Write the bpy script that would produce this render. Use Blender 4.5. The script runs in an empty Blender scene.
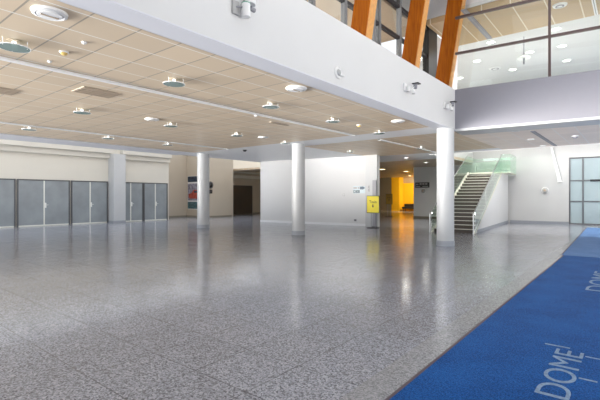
import bpy, bmesh, math, random
from mathutils import Vector, Matrix
random.seed(7)
sc = bpy.context.scene
COL = sc.collection
PI = math.pi

# ------------------------------------------------------------------ materials
def mat(name, color, rough=0.5, metal=0.0, emit=None, estr=0.0, spec=0.5, noise=0.0, nscale=6.0, bump=0.0, bscale=80.0):
    m = bpy.data.materials.new(name); m.use_nodes = True
    nt = m.node_tree; b = nt.nodes['Principled BSDF']
    b.inputs['Base Color'].default_value = (*color, 1)
    b.inputs['Roughness'].default_value = rough
    b.inputs['Metallic'].default_value = metal
    b.inputs['Specular IOR Level'].default_value = spec
    if emit:
        b.inputs['Emission Color'].default_value = (*emit, 1)
        b.inputs['Emission Strength'].default_value = estr
    tc = nt.nodes.new('ShaderNodeTexCoord')
    if noise > 0:
        n = nt.nodes.new('ShaderNodeTexNoise'); n.inputs['Scale'].default_value = nscale; n.inputs['Detail'].default_value = 3
        nt.links.new(tc.outputs['Object'], n.inputs['Vector'])
        r = nt.nodes.new('ShaderNodeValToRGB')
        r.color_ramp.elements[0].position = .3; r.color_ramp.elements[1].position = .7
        r.color_ramp.elements[0].color = (*[max(0, c*(1-noise)) for c in color], 1)
        r.color_ramp.elements[1].color = (*[min(1, c*(1+noise)) for c in color], 1)
        nt.links.new(n.outputs['Fac'], r.inputs['Fac']); nt.links.new(r.outputs['Color'], b.inputs['Base Color'])
    if bump > 0:
        n2 = nt.nodes.new('ShaderNodeTexNoise'); n2.inputs['Scale'].default_value = bscale
        nt.links.new(tc.outputs['Object'], n2.inputs['Vector'])
        bp = nt.nodes.new('ShaderNodeBump'); bp.inputs['Strength'].default_value = bump; bp.inputs['Distance'].default_value = .01
        nt.links.new(n2.outputs['Fac'], bp.inputs['Height']); nt.links.new(bp.outputs['Normal'], b.inputs['Normal'])
    return m

def math_node(nt, op, a, b=None):
    n = nt.nodes.new('ShaderNodeMath'); n.operation = op
    for i, v in enumerate((a, b)):
        if v is None: continue
        if isinstance(v, (int, float)): n.inputs[i].default_value = v
        else: nt.links.new(v, n.inputs[i])
    return n.outputs[0]

def mix_col(nt, fac, a, b):
    n = nt.nodes.new('ShaderNodeMix'); n.data_type = 'RGBA'
    if isinstance(fac, (int, float)): n.inputs[0].default_value = fac
    else: nt.links.new(fac, n.inputs[0])
    for i, v in ((6, a), (7, b)):
        if isinstance(v, tuple): n.inputs[i].default_value = (*v, 1)
        else: nt.links.new(v, n.inputs[i])
    return n.outputs[2]

def granite(name, dark, light, pitch, joint=True, rough=.16):
    m = bpy.data.materials.new(name); m.use_nodes = True
    nt = m.node_tree; b = nt.nodes['Principled BSDF']
    tc = nt.nodes.new('ShaderNodeTexCoord'); co = tc.outputs['Object']
    v = nt.nodes.new('ShaderNodeTexVoronoi'); v.inputs['Scale'].default_value = 75; nt.links.new(co, v.inputs['Vector'])
    n = nt.nodes.new('ShaderNodeTexNoise'); n.inputs['Scale'].default_value = 38; n.inputs['Detail'].default_value = 4; n.inputs['Roughness'].default_value = .7
    nt.links.new(co, n.inputs['Vector'])
    sep = nt.nodes.new('ShaderNodeSeparateColor'); nt.links.new(v.outputs['Color'], sep.inputs[0])
    s = math_node(nt, 'ADD', math_node(nt, 'MULTIPLY', sep.outputs[0], .55), math_node(nt, 'MULTIPLY', n.outputs['Fac'], .5))
    r = nt.nodes.new('ShaderNodeValToRGB')
    e = r.color_ramp.elements; e[0].position = .22; e[0].color = (*dark, 1); e[1].position = .85; e[1].color = (*light, 1)
    nt.links.new(s, r.inputs['Fac'])
    col = r.outputs['Color']
    if joint:
        br = nt.nodes.new('ShaderNodeTexBrick'); br.offset = 0; br.squash = 1
        br.inputs['Scale'].default_value = 1; br.inputs['Mortar Size'].default_value = .007; br.inputs['Mortar Smooth'].default_value = .3
        br.inputs['Brick Width'].default_value = pitch; br.inputs['Row Height'].default_value = pitch
        br.inputs['Color1'].default_value = (.92, .92, .92, 1); br.inputs['Color2'].default_value = (1.05, 1.05, 1.05, 1)
        br.inputs['Mortar'].default_value = (.52, .52, .52, 1)
        mp = nt.nodes.new('ShaderNodeMapping'); mp.inputs['Location'].default_value = (1.8, -5.09+.68*8, 0)
        nt.links.new(co, mp.inputs['Vector']); nt.links.new(mp.outputs[0], br.inputs['Vector'])
        mx = nt.nodes.new('ShaderNodeMix'); mx.data_type = 'RGBA'; mx.blend_type = 'MULTIPLY'; mx.inputs[0].default_value = 1
        nt.links.new(col, mx.inputs[6]); nt.links.new(br.outputs['Color'], mx.inputs[7]); col = mx.outputs[2]
    nt.links.new(col, b.inputs['Base Color'])
    n3 = nt.nodes.new('ShaderNodeTexNoise'); n3.inputs['Scale'].default_value = 2.2; n3.inputs['Detail'].default_value = 3
    nt.links.new(co, n3.inputs['Vector'])
    rr = math_node(nt, 'ADD', math_node(nt, 'MULTIPLY', n3.outputs['Fac'], .12), rough-.06)
    nt.links.new(rr, b.inputs['Roughness'])
    b.inputs['Specular IOR Level'].default_value = .7
    return m

def ceiling_tiles(name, base, pitch=.63, ox=5.92, oy=-2.36, longj=(.84, .81, .76), crossj=(.36, .31, .25)):
    m = bpy.data.materials.new(name); m.use_nodes = True
    nt = m.node_tree; b = nt.nodes['Principled BSDF']; b.inputs['Roughness'].default_value = .42
    tc = nt.nodes.new('ShaderNodeTexCoord'); sp = nt.nodes.new('ShaderNodeSeparateXYZ'); nt.links.new(tc.outputs['Object'], sp.inputs[0])
    fx = math_node(nt, 'FRACT', math_node(nt, 'DIVIDE', math_node(nt, 'ADD', sp.outputs[0], ox+630*pitch), pitch))
    fy = math_node(nt, 'FRACT', math_node(nt, 'DIVIDE', math_node(nt, 'ADD', sp.outputs[1], oy+630*pitch), pitch))
    n = nt.nodes.new('ShaderNodeTexNoise'); n.inputs['Scale'].default_value = 130; n.inputs['Detail'].default_value = 2
    nt.links.new(tc.outputs['Object'], n.inputs['Vector'])
    wn = nt.nodes.new('ShaderNodeTexWhiteNoise'); wn.noise_dimensions = '2D'
    cmb = nt.nodes.new('ShaderNodeCombineXYZ')
    nt.links.new(math_node(nt, 'FLOOR', math_node(nt, 'DIVIDE', math_node(nt, 'ADD', sp.outputs[0], ox+630*pitch), pitch)), cmb.inputs[0])
    nt.links.new(math_node(nt, 'FLOOR', math_node(nt, 'DIVIDE', math_node(nt, 'ADD', sp.outputs[1], oy+630*pitch), pitch)), cmb.inputs[1])
    nt.links.new(cmb.outputs[0], wn.inputs['Vector'])
    k = math_node(nt, 'ADD', math_node(nt, 'MULTIPLY', n.outputs['Fac'], .5), math_node(nt, 'MULTIPLY', wn.outputs[0], .5))
    c = mix_col(nt, k, tuple(x*.9 for x in base), tuple(min(1, x*1.08) for x in base))
    c = mix_col(nt, math_node(nt, 'LESS_THAN', fy, .035), c, crossj)
    c = mix_col(nt, math_node(nt, 'LESS_THAN', fx, .04), c, longj)
    nt.links.new(c, b.inputs['Base Color'])
    return m

def glass_mat(name, tint, gloss=.10, rough=.02, opac=0.0, ocol=(.8, .8, .8)):
    m = bpy.data.materials.new(name); m.use_nodes = True
    nt = m.node_tree; nt.nodes.remove(nt.nodes['Principled BSDF']); out = nt.nodes['Material Output']
    t = nt.nodes.new('ShaderNodeBsdfTransparent'); t.inputs[0].default_value = (*tint, 1)
    g = nt.nodes.new('ShaderNodeBsdfGlossy'); g.inputs['Roughness'].default_value = rough; g.inputs[0].default_value = (.9, .95, .92, 1)
    f = nt.nodes.new('ShaderNodeFresnel'); f.inputs[0].default_value = 1.5
    geo = nt.nodes.new('ShaderNodeNewGeometry'); front = math_node(nt, 'SUBTRACT', 1.0, geo.outputs['Backfacing'])
    fac = math_node(nt, 'MULTIPLY', front, math_node(nt, 'MINIMUM', math_node(nt, 'ADD', f.outputs[0], gloss), 1.0))
    mx = nt.nodes.new('ShaderNodeMixShader'); nt.links.new(fac, mx.inputs[0]); nt.links.new(t.outputs[0], mx.inputs[1]); nt.links.new(g.outputs[0], mx.inputs[2])
    last = mx
    if opac > 0:
        d = nt.nodes.new('ShaderNodeBsdfDiffuse'); d.inputs[0].default_value = (*ocol, 1)
        m2 = nt.nodes.new('ShaderNodeMixShader'); m2.inputs[0].default_value = opac
        nt.links.new(mx.outputs[0], m2.inputs[1]); nt.links.new(d.outputs[0], m2.inputs[2]); last = m2
    nt.links.new(last.outputs[0], out.inputs['Surface'])
    return m

def wood_mat(name):
    m = bpy.data.materials.new(name); m.use_nodes = True
    nt = m.node_tree; b = nt.nodes['Principled BSDF']; b.inputs['Roughness'].default_value = .5; b.inputs['Specular IOR Level'].default_value = .15
    tc = nt.nodes.new('ShaderNodeTexCoord'); mp = nt.nodes.new('ShaderNodeMapping'); mp.inputs['Scale'].default_value = (9, 9, .5)
    nt.links.new(tc.outputs['Object'], mp.inputs[0])
    n = nt.nodes.new('ShaderNodeTexNoise'); n.inputs['Scale'].default_value = 3; n.inputs['Detail'].default_value = 6; n.inputs['Distortion'].default_value = .6
    nt.links.new(mp.outputs[0], n.inputs['Vector'])
    r = nt.nodes.new('ShaderNodeValToRGB'); e = r.color_ramp.elements
    e[0].position = .35; e[0].color = (.29, .068, .002, 1); e[1].position = .68; e[1].color = (.46, .125, .004, 1)
    nt.links.new(n.outputs['Fac'], r.inputs['Fac']); nt.links.new(r.outputs['Color'], b.inputs['Base Color'])
    return m

def carpet_mat(name, c1, c2):
    m = bpy.data.materials.new(name); m.use_nodes = True
    nt = m.node_tree; b = nt.nodes['Principled BSDF']; b.inputs['Roughness'].default_value = .9; b.inputs['Specular IOR Level'].default_value = .08
    b.inputs['Sheen Weight'].default_value = .12; b.inputs['Sheen Roughness'].default_value = .35; b.inputs['Sheen Tint'].default_value = (.75, .85, 1, 1)
    tc = nt.nodes.new('ShaderNodeTexCoord')
    v = nt.nodes.new('ShaderNodeTexNoise'); v.inputs['Scale'].default_value = 75; v.inputs['Detail'].default_value = 2; v.inputs['Roughness'].default_value = .8
    nt.links.new(tc.outputs['Object'], v.inputs['Vector'])
    n = nt.nodes.new('ShaderNodeTexNoise'); n.inputs['Scale'].default_value = 1.6; n.inputs['Detail'].default_value = 4
    nt.links.new(tc.outputs['Object'], n.inputs['Vector'])
    k = math_node(nt, 'ADD', math_node(nt, 'MULTIPLY', v.outputs['Fac'], .8), math_node(nt, 'MULTIPLY', n.outputs['Fac'], .25))
    r = nt.nodes.new('ShaderNodeValToRGB'); e = r.color_ramp.elements; e[0].position = .38; e[0].color = (*c1, 1); e[1].position = .68; e[1].color = (*c2, 1)
    nt.links.new(k, r.inputs['Fac']); nt.links.new(r.outputs['Color'], b.inputs['Base Color'])
    bp = nt.nodes.new('ShaderNodeBump'); bp.inputs['Strength'].default_value = .5; bp.inputs['Distance'].default_value = .01
    nt.links.new(v.outputs['Fac'], bp.inputs['Height']); nt.links.new(bp.outputs['Normal'], b.inputs['Normal'])
    return m

M = {}
M['granite'] = granite('speckled granite', (.085, .088, .103), (.49, .505, .575), .68, rough=.155)
M['granite_light'] = granite('pale granite border', (.16, .165, .18), (.42, .42, .44), 1, joint=False, rough=.22)
M['white'] = mat('white wall paint', (.70, .70, .70), .55, noise=.015, nscale=.8)
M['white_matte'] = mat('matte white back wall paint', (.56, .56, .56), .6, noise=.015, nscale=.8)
M['cream'] = mat('cream wall paint', (.67, .64, .57), .6, noise=.02, nscale=.7)
M['beige'] = mat('beige wall paint', (.52, .45, .36), .6, noise=.02, nscale=.7)
M['soffit'] = mat('white plaster soffit', (.86, .87, .89), .45, noise=.01)
M['lilac'] = mat('pale lilac beam paint', (.70, .71, .76), .5)
M['parapet'] = mat('grey lilac parapet paint', (.265, .26, .295), .5, noise=.01)
M['column'] = mat('white column paint', (.53, .54, .55), .4, noise=.01)
M['colbase'] = mat('grey column base', (.34, .36, .40), .4)
M['skirt'] = mat('grey skirting', (.30, .32, .36), .4)
M['skirt_dark'] = mat('brown grey skirting', (.26, .23, .18), .45)
M['tiles'] = ceiling_tiles('beige ceiling tiles', (.70, .57, .42))
M['tiles_lit'] = ceiling_tiles('ceiling tiles lightened as lit', (.87, .755, .67), longj=(.86, .83, .80), crossj=(.70, .65, .60))  # hall tile colour lightened to stand in for light under the balcony
M['tiles_upper'] = ceiling_tiles('upper ceiling panels', (.50, .355, .20), pitch=.9, longj=(.75, .68, .55), crossj=(.44, .35, .24))
M['glass_green'] = glass_mat('green balustrade glass', (.90, .98, .93), .14)
M['glass_shiny'] = glass_mat('reflective balustrade glass', (.90, .98, .93), .42)
M['glass_edge'] = mat('green glass edge', (.18, .42, .30), .2)
M['glass_clear'] = glass_mat('clear glass', (.95, .97, .96), .02)
M['glass_frost'] = glass_mat('pale screen glass', (.66, .74, .76), .03, opac=.5, ocol=(.48, .55, .57))
M['glass_grey'] = glass_mat('grey tinted glass', (.85, .86, .87), .0)
M['lamp_glass'] = glass_mat('green lamp glass', (.45, .54, .52), .12, opac=.45, ocol=(.34, .45, .44))
M['steel'] = mat('brushed steel', (.55, .55, .55), .3, 1.0)
M['dark_metal'] = mat('dark frame metal', (.022, .02, .025), .45)
M['bronze'] = mat('dark brown frame bar', (.09, .055, .05), .45)
M['mullion'] = mat('grey mullion paint', (.22, .23, .24), .45)
M['screen_frame'] = mat('grey aluminium frame', (.13, .13, .14), .4, .3)
M['door_grey'] = mat('grey green steel door', (.27, .295, .31), .33, .0, noise=.12, nscale=1.2)
M['door_frame'] = mat('dark door frame', (.10, .10, .105), .4)
M['door_brown'] = mat('dark brown door', (.075, .06, .045), .4)
M['handle'] = mat('pale door handle', (.75, .76, .74), .3, .4)
M['kick'] = mat('pale kick strip', (.78, .78, .72), .35)
M['wood'] = wood_mat('orange stained timber')
M['wood_lit'] = mat('timber lit side tone', (.70, .34, .10), .4, noise=.1, nscale=12)  # timber lightened in colour as the lit side of each beam
M['carpet'] = carpet_mat('blue mat', (.003, .032, .14), (.016, .13, .43))
M['carpet_far'] = carpet_mat('blue mat with painted sheen', (.06, .15, .33), (.17, .30, .58))  # lighter tone stands in for sky sheen on the far mat
M['mat_edge'] = mat('brown mat edging', (.10, .07, .08), .6)
M['lettering'] = mat('pale mat lettering', (.20, .29, .42), .8, noise=.25, nscale=40)
M['tread'] = mat('dark brown stair tread', (.05, .036, .025), .5, noise=.15, nscale=20)
M['nosing'] = mat('pale stair nosing', (.80, .76, .68), .45)
M['stringer'] = mat('cream stringer paint', (.74, .73, .62), .45)
M['fix_white'] = mat('white fixture plastic', (.85, .85, .85), .35)
M['fix_grey'] = mat('grey fixture plastic', (.30, .30, .33), .4)
M['black'] = mat('black plastic', (.012, .012, .012), .35)
M['lens'] = mat('violet spotlight filter', (.16, .02, .12), .2)
M['brass'] = mat('yellow sensor plastic', (.80, .58, .20), .4)
M['glow'] = mat('lit lamp diffuser', (.9, .9, .9), .4, emit=(1, .97, .92), estr=6)
M['glow_warm'] = mat('warm lamp diffuser', (.9, .8, .6), .4, emit=(1, .82, .45), estr=9)
M['bulb'] = mat('bright lamp bulb', (.9, .9, .9), .3, emit=(1, 1, 1), estr=1.2)
M['yellow'] = mat('saturated yellow wall paint', (.93, .50, .015), .45, noise=.03, nscale=1)
M['greywall'] = mat('dark warm grey wall', (.24, .205, .17), .6, noise=.05, nscale=1)
M['sign_yellow'] = mat('yellow sign board', (.93, .76, .02), .4)
M['sign_frame'] = mat('dark sign frame', (.10, .085, .04), .4)
M['sign_ochre'] = mat('ochre sign board', (.42, .24, .02), .5)
M['sign_ink'] = mat('dark sign ink', (.05, .03, .01), .5)
M['sign_blue'] = mat('dark blue sign panel', (.02, .06, .12), .4)
M['sign_green'] = mat('dark green sign panel', (.01, .05, .06), .4)
M['sign_pale'] = mat('pale sign panel', (.70, .80, .84), .4)
M['sign_dark'] = mat('charcoal sign panel', (.05, .05, .055), .4)
M['sign_text'] = mat('grey sign lettering', (.45, .45, .45), .4)
M['grille'] = mat('brown air grille', (.45, .36, .27), .6)
M['poster_dark'] = mat('dark blue poster print', (.02, .035, .06), .25, noise=.9, nscale=6)
M['poster_grey'] = mat('grey violet poster print', (.25, .24, .30), .25, noise=.6, nscale=5)
M['poster_red'] = mat('red poster print', (.38, .06, .04), .25, noise=.4, nscale=5)
M['poster_teal'] = mat('teal poster print', (.06, .13, .15), .25, noise=.8, nscale=8)
M['poster_white'] = mat('white poster paper', (.7, .7, .7), .3)
M['bench'] = mat('black bench upholstery', (.02, .018, .02), .5)
M['pot'] = mat('white pendant shade', (.85, .85, .84), .4)
M['ground'] = mat('pale outdoor paving', (.5, .5, .48), .8, noise=.1, nscale=2)
M['dim'] = mat('beige interior paint', (.55, .45, .34), .6)

# ------------------------------------------------------------------ mesh helpers
def B(): return bmesh.new()
def box(bm, x0, y0, z0, x1, y1, z1):
    r = bmesh.ops.create_cube(bm, size=1)
    bmesh.ops.scale(bm, vec=(abs(x1-x0), abs(y1-y0), abs(z1-z0)), verts=r['verts'])
    bmesh.ops.translate(bm, vec=((x0+x1)/2, (y0+y1)/2, (z0+z1)/2), verts=r['verts'])
    return bm
def rbox(bm, x0, y0, z0, x1, y1, z1, bev=.01):
    t = B(); box(t, x0, y0, z0, x1, y1, z1)
    bmesh.ops.bevel(t, geom=list(t.edges), offset=bev, segments=2, affect='EDGES', profile=.5)
    me = bpy.data.meshes.new('tmp'); t.to_mesh(me); t.free(); bm.from_mesh(me); bpy.data.meshes.remove(me)
    return bm
def tube(bm, p, q, r0, r1=None, n=20):
    p, q = Vector(p), Vector(q); d = q-p
    if r1 is None: r1 = r0
    mt = Matrix.Translation((p+q)/2) @ d.to_track_quat('Z', 'Y').to_matrix().to_4x4()
    bmesh.ops.create_cone(bm, cap_ends=True, segments=n, radius1=r0, radius2=r1, depth=d.length, matrix=mt)
    return bm
def lathe(bm, prof, n=32, M0=None):
    rings = []
    for r, z in prof:
        if r < 1e-6: rings.append([bm.verts.new((0, 0, z))])
        else: rings.append([bm.verts.new((r*math.cos(2*PI*i/n), r*math.sin(2*PI*i/n), z)) for i in range(n)])
    for a, b in zip(rings, rings[1:]):
        for i in range(n):
            j = (i+1) % n
            if len(a) == 1 and len(b) > 1: bm.faces.new((a[0], b[i], b[j]))
            elif len(b) == 1 and len(a) > 1: bm.faces.new((a[i], b[0], a[j]))
            elif len(a) > 1: bm.faces.new((a[i], b[i], b[j], a[j]))
    if M0 is not None: bm.transform(M0)
    bmesh.ops.recalc_face_normals(bm, faces=list(bm.faces))
    return bm
def prism(bm, pts, axis, a, b):
    # polygon pts in the plane orthogonal to axis, extruded from a to b
    def P(u, v, w): return {'x': (w, u, v), 'y': (u, w, v), 'z': (u, v, w)}[axis]
    lo = [bm.verts.new(P(u, v, a)) for u, v in pts]; hi = [bm.verts.new(P(u, v, b)) for u, v in pts]
    bm.faces.new(lo); bm.faces.new(hi[::-1]); n = len(pts)
    for i in range(n): bm.faces.new((lo[i], hi[i], hi[(i+1) % n], lo[(i+1) % n]))
    bmesh.ops.recalc_face_normals(bm, faces=list(bm.faces))
    return bm
def obj(name, bm, m, parent=None, loc=None, rotz=0, smooth=False, label=None):
    me = bpy.data.meshes.new(name)
    bm.normal_update(); bm.to_mesh(me); bm.free()
    o = bpy.data.objects.new(name, me); COL.objects.link(o)
    me.materials.append(M[m] if isinstance(m, str) else m)
    if smooth:
        for p in me.polygons: p.use_smooth = True
        md = o.modifiers.new('edge', 'EDGE_SPLIT'); md.split_angle = math.radians(40)
    if parent: o.parent = parent
    if loc: o.location = loc
    o.rotation_euler = (0, 0, rotz)
    if label: o['label'] = label
    return o
def tag(o, label, cat, group=None):
    o['label'] = label; o['category'] = cat
    if group: o['group'] = group
    return o
def thing(name, label, cat, loc=(0, 0, 0), rotz=0, group=None):
    o = bpy.data.objects.new(name, None); COL.objects.link(o); o.empty_display_size = .1
    o.location = loc; o.rotation_euler = (0, 0, rotz)
    return tag(o, label, cat, group)
def struct(name, bm, m, parent=None, loc=None, rotz=0, label=None, smooth=False):
    o = obj(name, bm, m, parent, loc, rotz, smooth, label)
    if not parent: o['kind'] = 'structure'
    return o
def sroot(name, label, loc, rotz=0):
    o = bpy.data.objects.new(name, None); COL.objects.link(o); o.location = loc; o.rotation_euler = (0, 0, rotz)
    o['kind'] = 'structure'; o['label'] = label
    return o
def dup(root, loc, rotz, label):
    r = root.copy(); COL.objects.link(r); r.location = loc; r.rotation_euler = (0, 0, rotz); r['label'] = label
    for ch in list(root.children):
        c = ch.copy(); COL.objects.link(c); c.parent = r
        for g in ch.children:
            d = g.copy(); COL.objects.link(d); d.parent = c
    return r
def text_bm(s, w, h, depth, bold=0.0):
    cu = bpy.data.curves.new('t', 'FONT'); cu.body = s; cu.extrude = .02; cu.offset = bold
    o = bpy.data.objects.new('t', cu); COL.objects.link(o)
    dg = bpy.context.evaluated_depsgraph_get(); ev = o.evaluated_get(dg); me = ev.to_mesh()
    bm = B(); bm.from_mesh(me); ev.to_mesh_clear()
    bpy.data.objects.remove(o); bpy.data.curves.remove(cu)
    xs = [v.co.x for v in bm.verts]; ys = [v.co.y for v in bm.verts]
    x0, x1, y0, y1 = min(xs), max(xs), min(ys), max(ys)
    for v in bm.verts:
        v.co = Vector(((v.co.x-(x0+x1)/2)*w/(x1-x0), (v.co.y-(y0+y1)/2)*h/(y1-y0), (v.co.z+.02)/.04*depth))
    return bm

SKY, SW_FILL, EAST, SOUTH = 1.4, 46.0, 2.0, 2.5  # strengths of the sky and of the fill glows added near its horizon
CH = 3.85        # hall ceiling height
R = math.radians
# ------------------------------------------------------------------ floor
fb = B(); box(fb, -42, -1.2, -.2, 6, 54, 0)
struct('floor', fb, 'granite', label='polished grey speckled granite floor of the hall')
bb = B(); box(bb, -1.82, -1.2, 0, -1.5, 27.5, .002)
struct('trim_1', bb, 'granite_light', label='pale granite border strip along the blue mat')

# ------------------------------------------------------------------ ceilings
cb = B(); box(cb, -17.4, -1.2, CH, -5.15, 13.0, CH+.15); box(cb, -11.5, 14.4, CH, -4.9, 20.5, CH+.15)
box(cb, -30, 24, CH, -8.3, 45, CH+.15)
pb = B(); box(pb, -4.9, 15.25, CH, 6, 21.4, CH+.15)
struct('ceiling.006', pb, 'tiles_lit', label='ceiling under the grey balcony, lightened in colour as if brightly lit')
struct('ceiling', cb, 'tiles', label='beige square-tiled ceiling of the hall')
wb = B(); box(wb, -18.9, 13.0, CH, -5.15, 14.4, CH+.15); box(wb, -18.9, 14.4, CH, -11.5, 24, CH+.15)
box(wb, -11.5, 20.5, CH, -4.9, 21.4, CH+.15); box(wb, -11.5, 21.4, CH, -8.3, 24, CH+.15)
box(wb, -5.15, 14.2, CH, -4.7, 14.4, CH+.15); box(wb, -30, 24.02, CH+.02, -29.9, 24.1, CH+.1)
struct('ceiling.001', wb, 'soffit', label='smooth white plaster soffit beyond the tiled ceiling')
lb = B(); box(lb, -18.9, -1.2, CH-.03, -17.4, 13.0, CH+.15); box(lb, -18.9, -1.2, CH, -18.75, 24, 5.0)
struct('trim_2', lb, 'lilac', label='pale lilac beam along the left edge of the tiled ceiling')
ab = B()  # aisle left roofless for daylight; unseen skylight frame added over it
for y in range(-1, 25, 3): box(ab, -30, y-.06, 5.0, -18.75, y+.06, 5.2)
for x in (-30, -26.2, -22.5, -18.8): box(ab, x-.06, -1.2, 5.0, x+.06, 24, 5.2)
struct('ceiling.002', ab, 'white', label='white frame of an added, unseen skylight over the doors aisle')
ub = B(); box(ub, -12, 17.9, 8.0, 6, 30.5, 8.2)
struct('ceiling.003', ub, 'white', label='white ceiling with round lights over the upper floor')
ub = B(); box(ub, -6.05, 15.0, 8.0, 6, 17.9, 8.2)
struct('ceiling.004', ub, 'tiles_upper', label='tan panelled ceiling of the upper floor')
rb = B(); box(rb, 2, -1.2, 9.4, 6, 15.0, 9.6); box(rb, -12, -1.2, 9.4, -3.2, 15.0, 9.6); box(rb, -12, 15.0, 9.4, -6.05, 18, 9.6); box(rb, -6.05, 14.95, 8.2, 6, 15.05, 9.4)  # unseen roof, gap shaped to let sky light onto mat and floor
struct('ceiling.005', rb, 'white', label='unseen white roof high over the entrance, opened for sky light')
rb = B()
for y in range(0, 15, 3): box(rb, -3.2, y-.08, 9.4, 2, y+.08, 9.6)  # bars of the skylight added to brighten the entrance
struct('trim_12', rb, 'white', label='white bars across the added roof opening over the entrance')

# ------------------------------------------------------------------ fascia and balcony
f = B(); box(f, -5.18, -1.2, CH+.02, -4.7, 14.1, 5.2)
struct('wall_fascia', f, 'white', label='long white fascia above the hall ceiling edge')
f = B(); box(f, -5.16, -1.2, CH, -4.7, 14.1, CH+.02)
struct('trim_3', f, 'lilac', label='pale strip under the white fascia')
f = B(); box(f, -12, -1.2, 4.2, -5.18, 14.1, 4.4); box(f, -12, 14.1, 4.2, -4.7, 21.4, 4.4)
struct('floor.001', f, 'soffit', label='upper floor slab behind the fascia')
BR = R(5)
f = B(); box(f, 0, 0, 3.88, 10.6, .14, 5.2)
struct('wall_balcony', f, 'parapet', loc=(-4.7, 14.1, 0), rotz=BR, label='grey balcony parapet above the passage to the stairs')
f = B(); box(f, 0, .0, 3.80, 10.6, 1.05, 3.88)
struct('trim_4', f, 'column', loc=(-4.7, 14.1, 0), rotz=BR, label='white lower edge beam of the grey balcony')
f = B(); box(f, -4.7, 15.2, CH+.15, 6, 21.4, 4.4)
struct('floor.002', f, 'soffit', label='upper floor slab behind the grey balcony')
# balcony glazing: window_1
w = sroot('window_1', 'dark-barred glazing on top of the grey balcony parapet', (-4.7, 14.1, 0), BR)
p = B(); box(p, .08, .06, 5.2, 10.5, .075, 7.98); obj('pane', p, 'glass_clear', w)
for z in (6.42, 7.62):
    p = B(); box(p, .0, .02, z-.035, 10.6, .12, z+.035); obj('horizontal_bar', p, 'bronze', w)
for x in (2.72, 6.6):
    p = B(); box(p, x-.035, .01, 5.2, x+.035, .13, 8.0); obj('vertical_bar', p, 'bronze', w)
# inner glazing behind the timber beams: window_2
w = sroot('window_2', 'grey-framed upper glazing behind the timber beams', (-6.2, 0, 0))
p = B(); box(p, -.01, -1.2, 4.4, .01, 15.3, 9.4); obj('pane', p, 'glass_grey', w)
for y in (3.6, 5.0, 6.4, 7.8, 8.15, 9.6, 11.2, 11.55, 13.0, 14.5):
    p = B(); box(p, -.07, y-.06, 4.4, .07, y+.06, 9.4); obj('mullion', p, 'mullion', w)
p = B(); box(p, -.12, 15.3, 4.4, .12, 16.15, 9.4); obj('post', p, 'black', w, label='thick dark post')
for z in (5.35, 6.15, 6.95, 8.0):
    p = B(); box(p, -.06, -1.2, z-.05, .06, 15.3, z+.05); obj('transom', p, 'dark_metal', w)
f = B(); box(f, -6.3, 16.15, 4.4, -6.1, 18.6, 8.0)
struct('wall_upper', f, 'white', label='white upper wall between the glazing and last timber beam')
f = B(); box(f, -12.2, -1.2, 4.4, -12, 30.5, 9.4)
struct('wall_upper_left', f, 'dim', label='beige wall of the upper room')

f = B(); box(f, 6, -1.2, 5.4, 6.2, 30, 9.6)  # unseen wall added to keep sky light off the fascia
struct('wall_right_upper', f, 'white', label='unseen white wall added to block sky above the entrance opening')
f = B(); box(f, -4.7, -1.4, 0, 6.2, -1.2, 9.6)  # unseen wall added to keep the southern glow off the parapet
struct('wall_near', f, 'white', label='unseen white wall added to block light beside the entrance')
f = B(); box(f, -12, -1.2, 7.9, -6.3, 15.3, 8.1)
struct('ceiling.007', f, 'dim', label='beige ceiling of the upper room behind the timber beams')
# timber beams
def beam(x, y, label, w=.56, d=.26, lean=.165):
    t = thing('timber_beam', label, 'beam', (x, y, 4.4), 0, 'slanted timber beams')
    h = 5.0; s = lean*h; h2 = w/2
    p = B(); prism(p, [(-h2, 0), (h2-.03, 0), (h2-.03+s, h), (-h2+s, h)], 'y', 0, d); obj('shaft', p, 'wood', t)
    p = B(); prism(p, [(h2-.03, 0), (h2, 0), (h2+s, h), (h2-.03+s, h)], 'y', 0, d); obj('edge_face', p, 'wood_lit', t, label='timber lit side tone')
beam(-5.50, 8.85, 'slanted orange timber beam, leftmost of the three above the fascia', .5)
beam(-5.51, 11.78, 'slanted orange timber beam in the middle of the three', .5)
beam(-5.50, 14.55, 'slanted orange timber beam beside the grey balcony glazing')

# ------------------------------------------------------------------ columns
def column(x, y, r, label, h=CH):
    t = thing('round_column', label, 'column', (x, y, 0), 0, 'round white columns')
    p = B(); lathe(p, [(0, .16), (r, .16), (r, h), (0, h)], 40); obj('shaft', p, 'column', t, smooth=True)
    p = B(); lathe(p, [(0, 0), (r+.012, 0), (r+.012, .155), (r, .17), (0, .17)], 40); obj('base_ring', p, 'colbase', t, smooth=True)
column(-4.88, 13.7, .275, 'round white column under the fascia corner, left of the stairs')
column(-11.15, 13.7, .275, 'round white column in front of the long white partition wall')
column(-17.55, 13.7, .31, 'round white column beside the framed picture poster')

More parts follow.
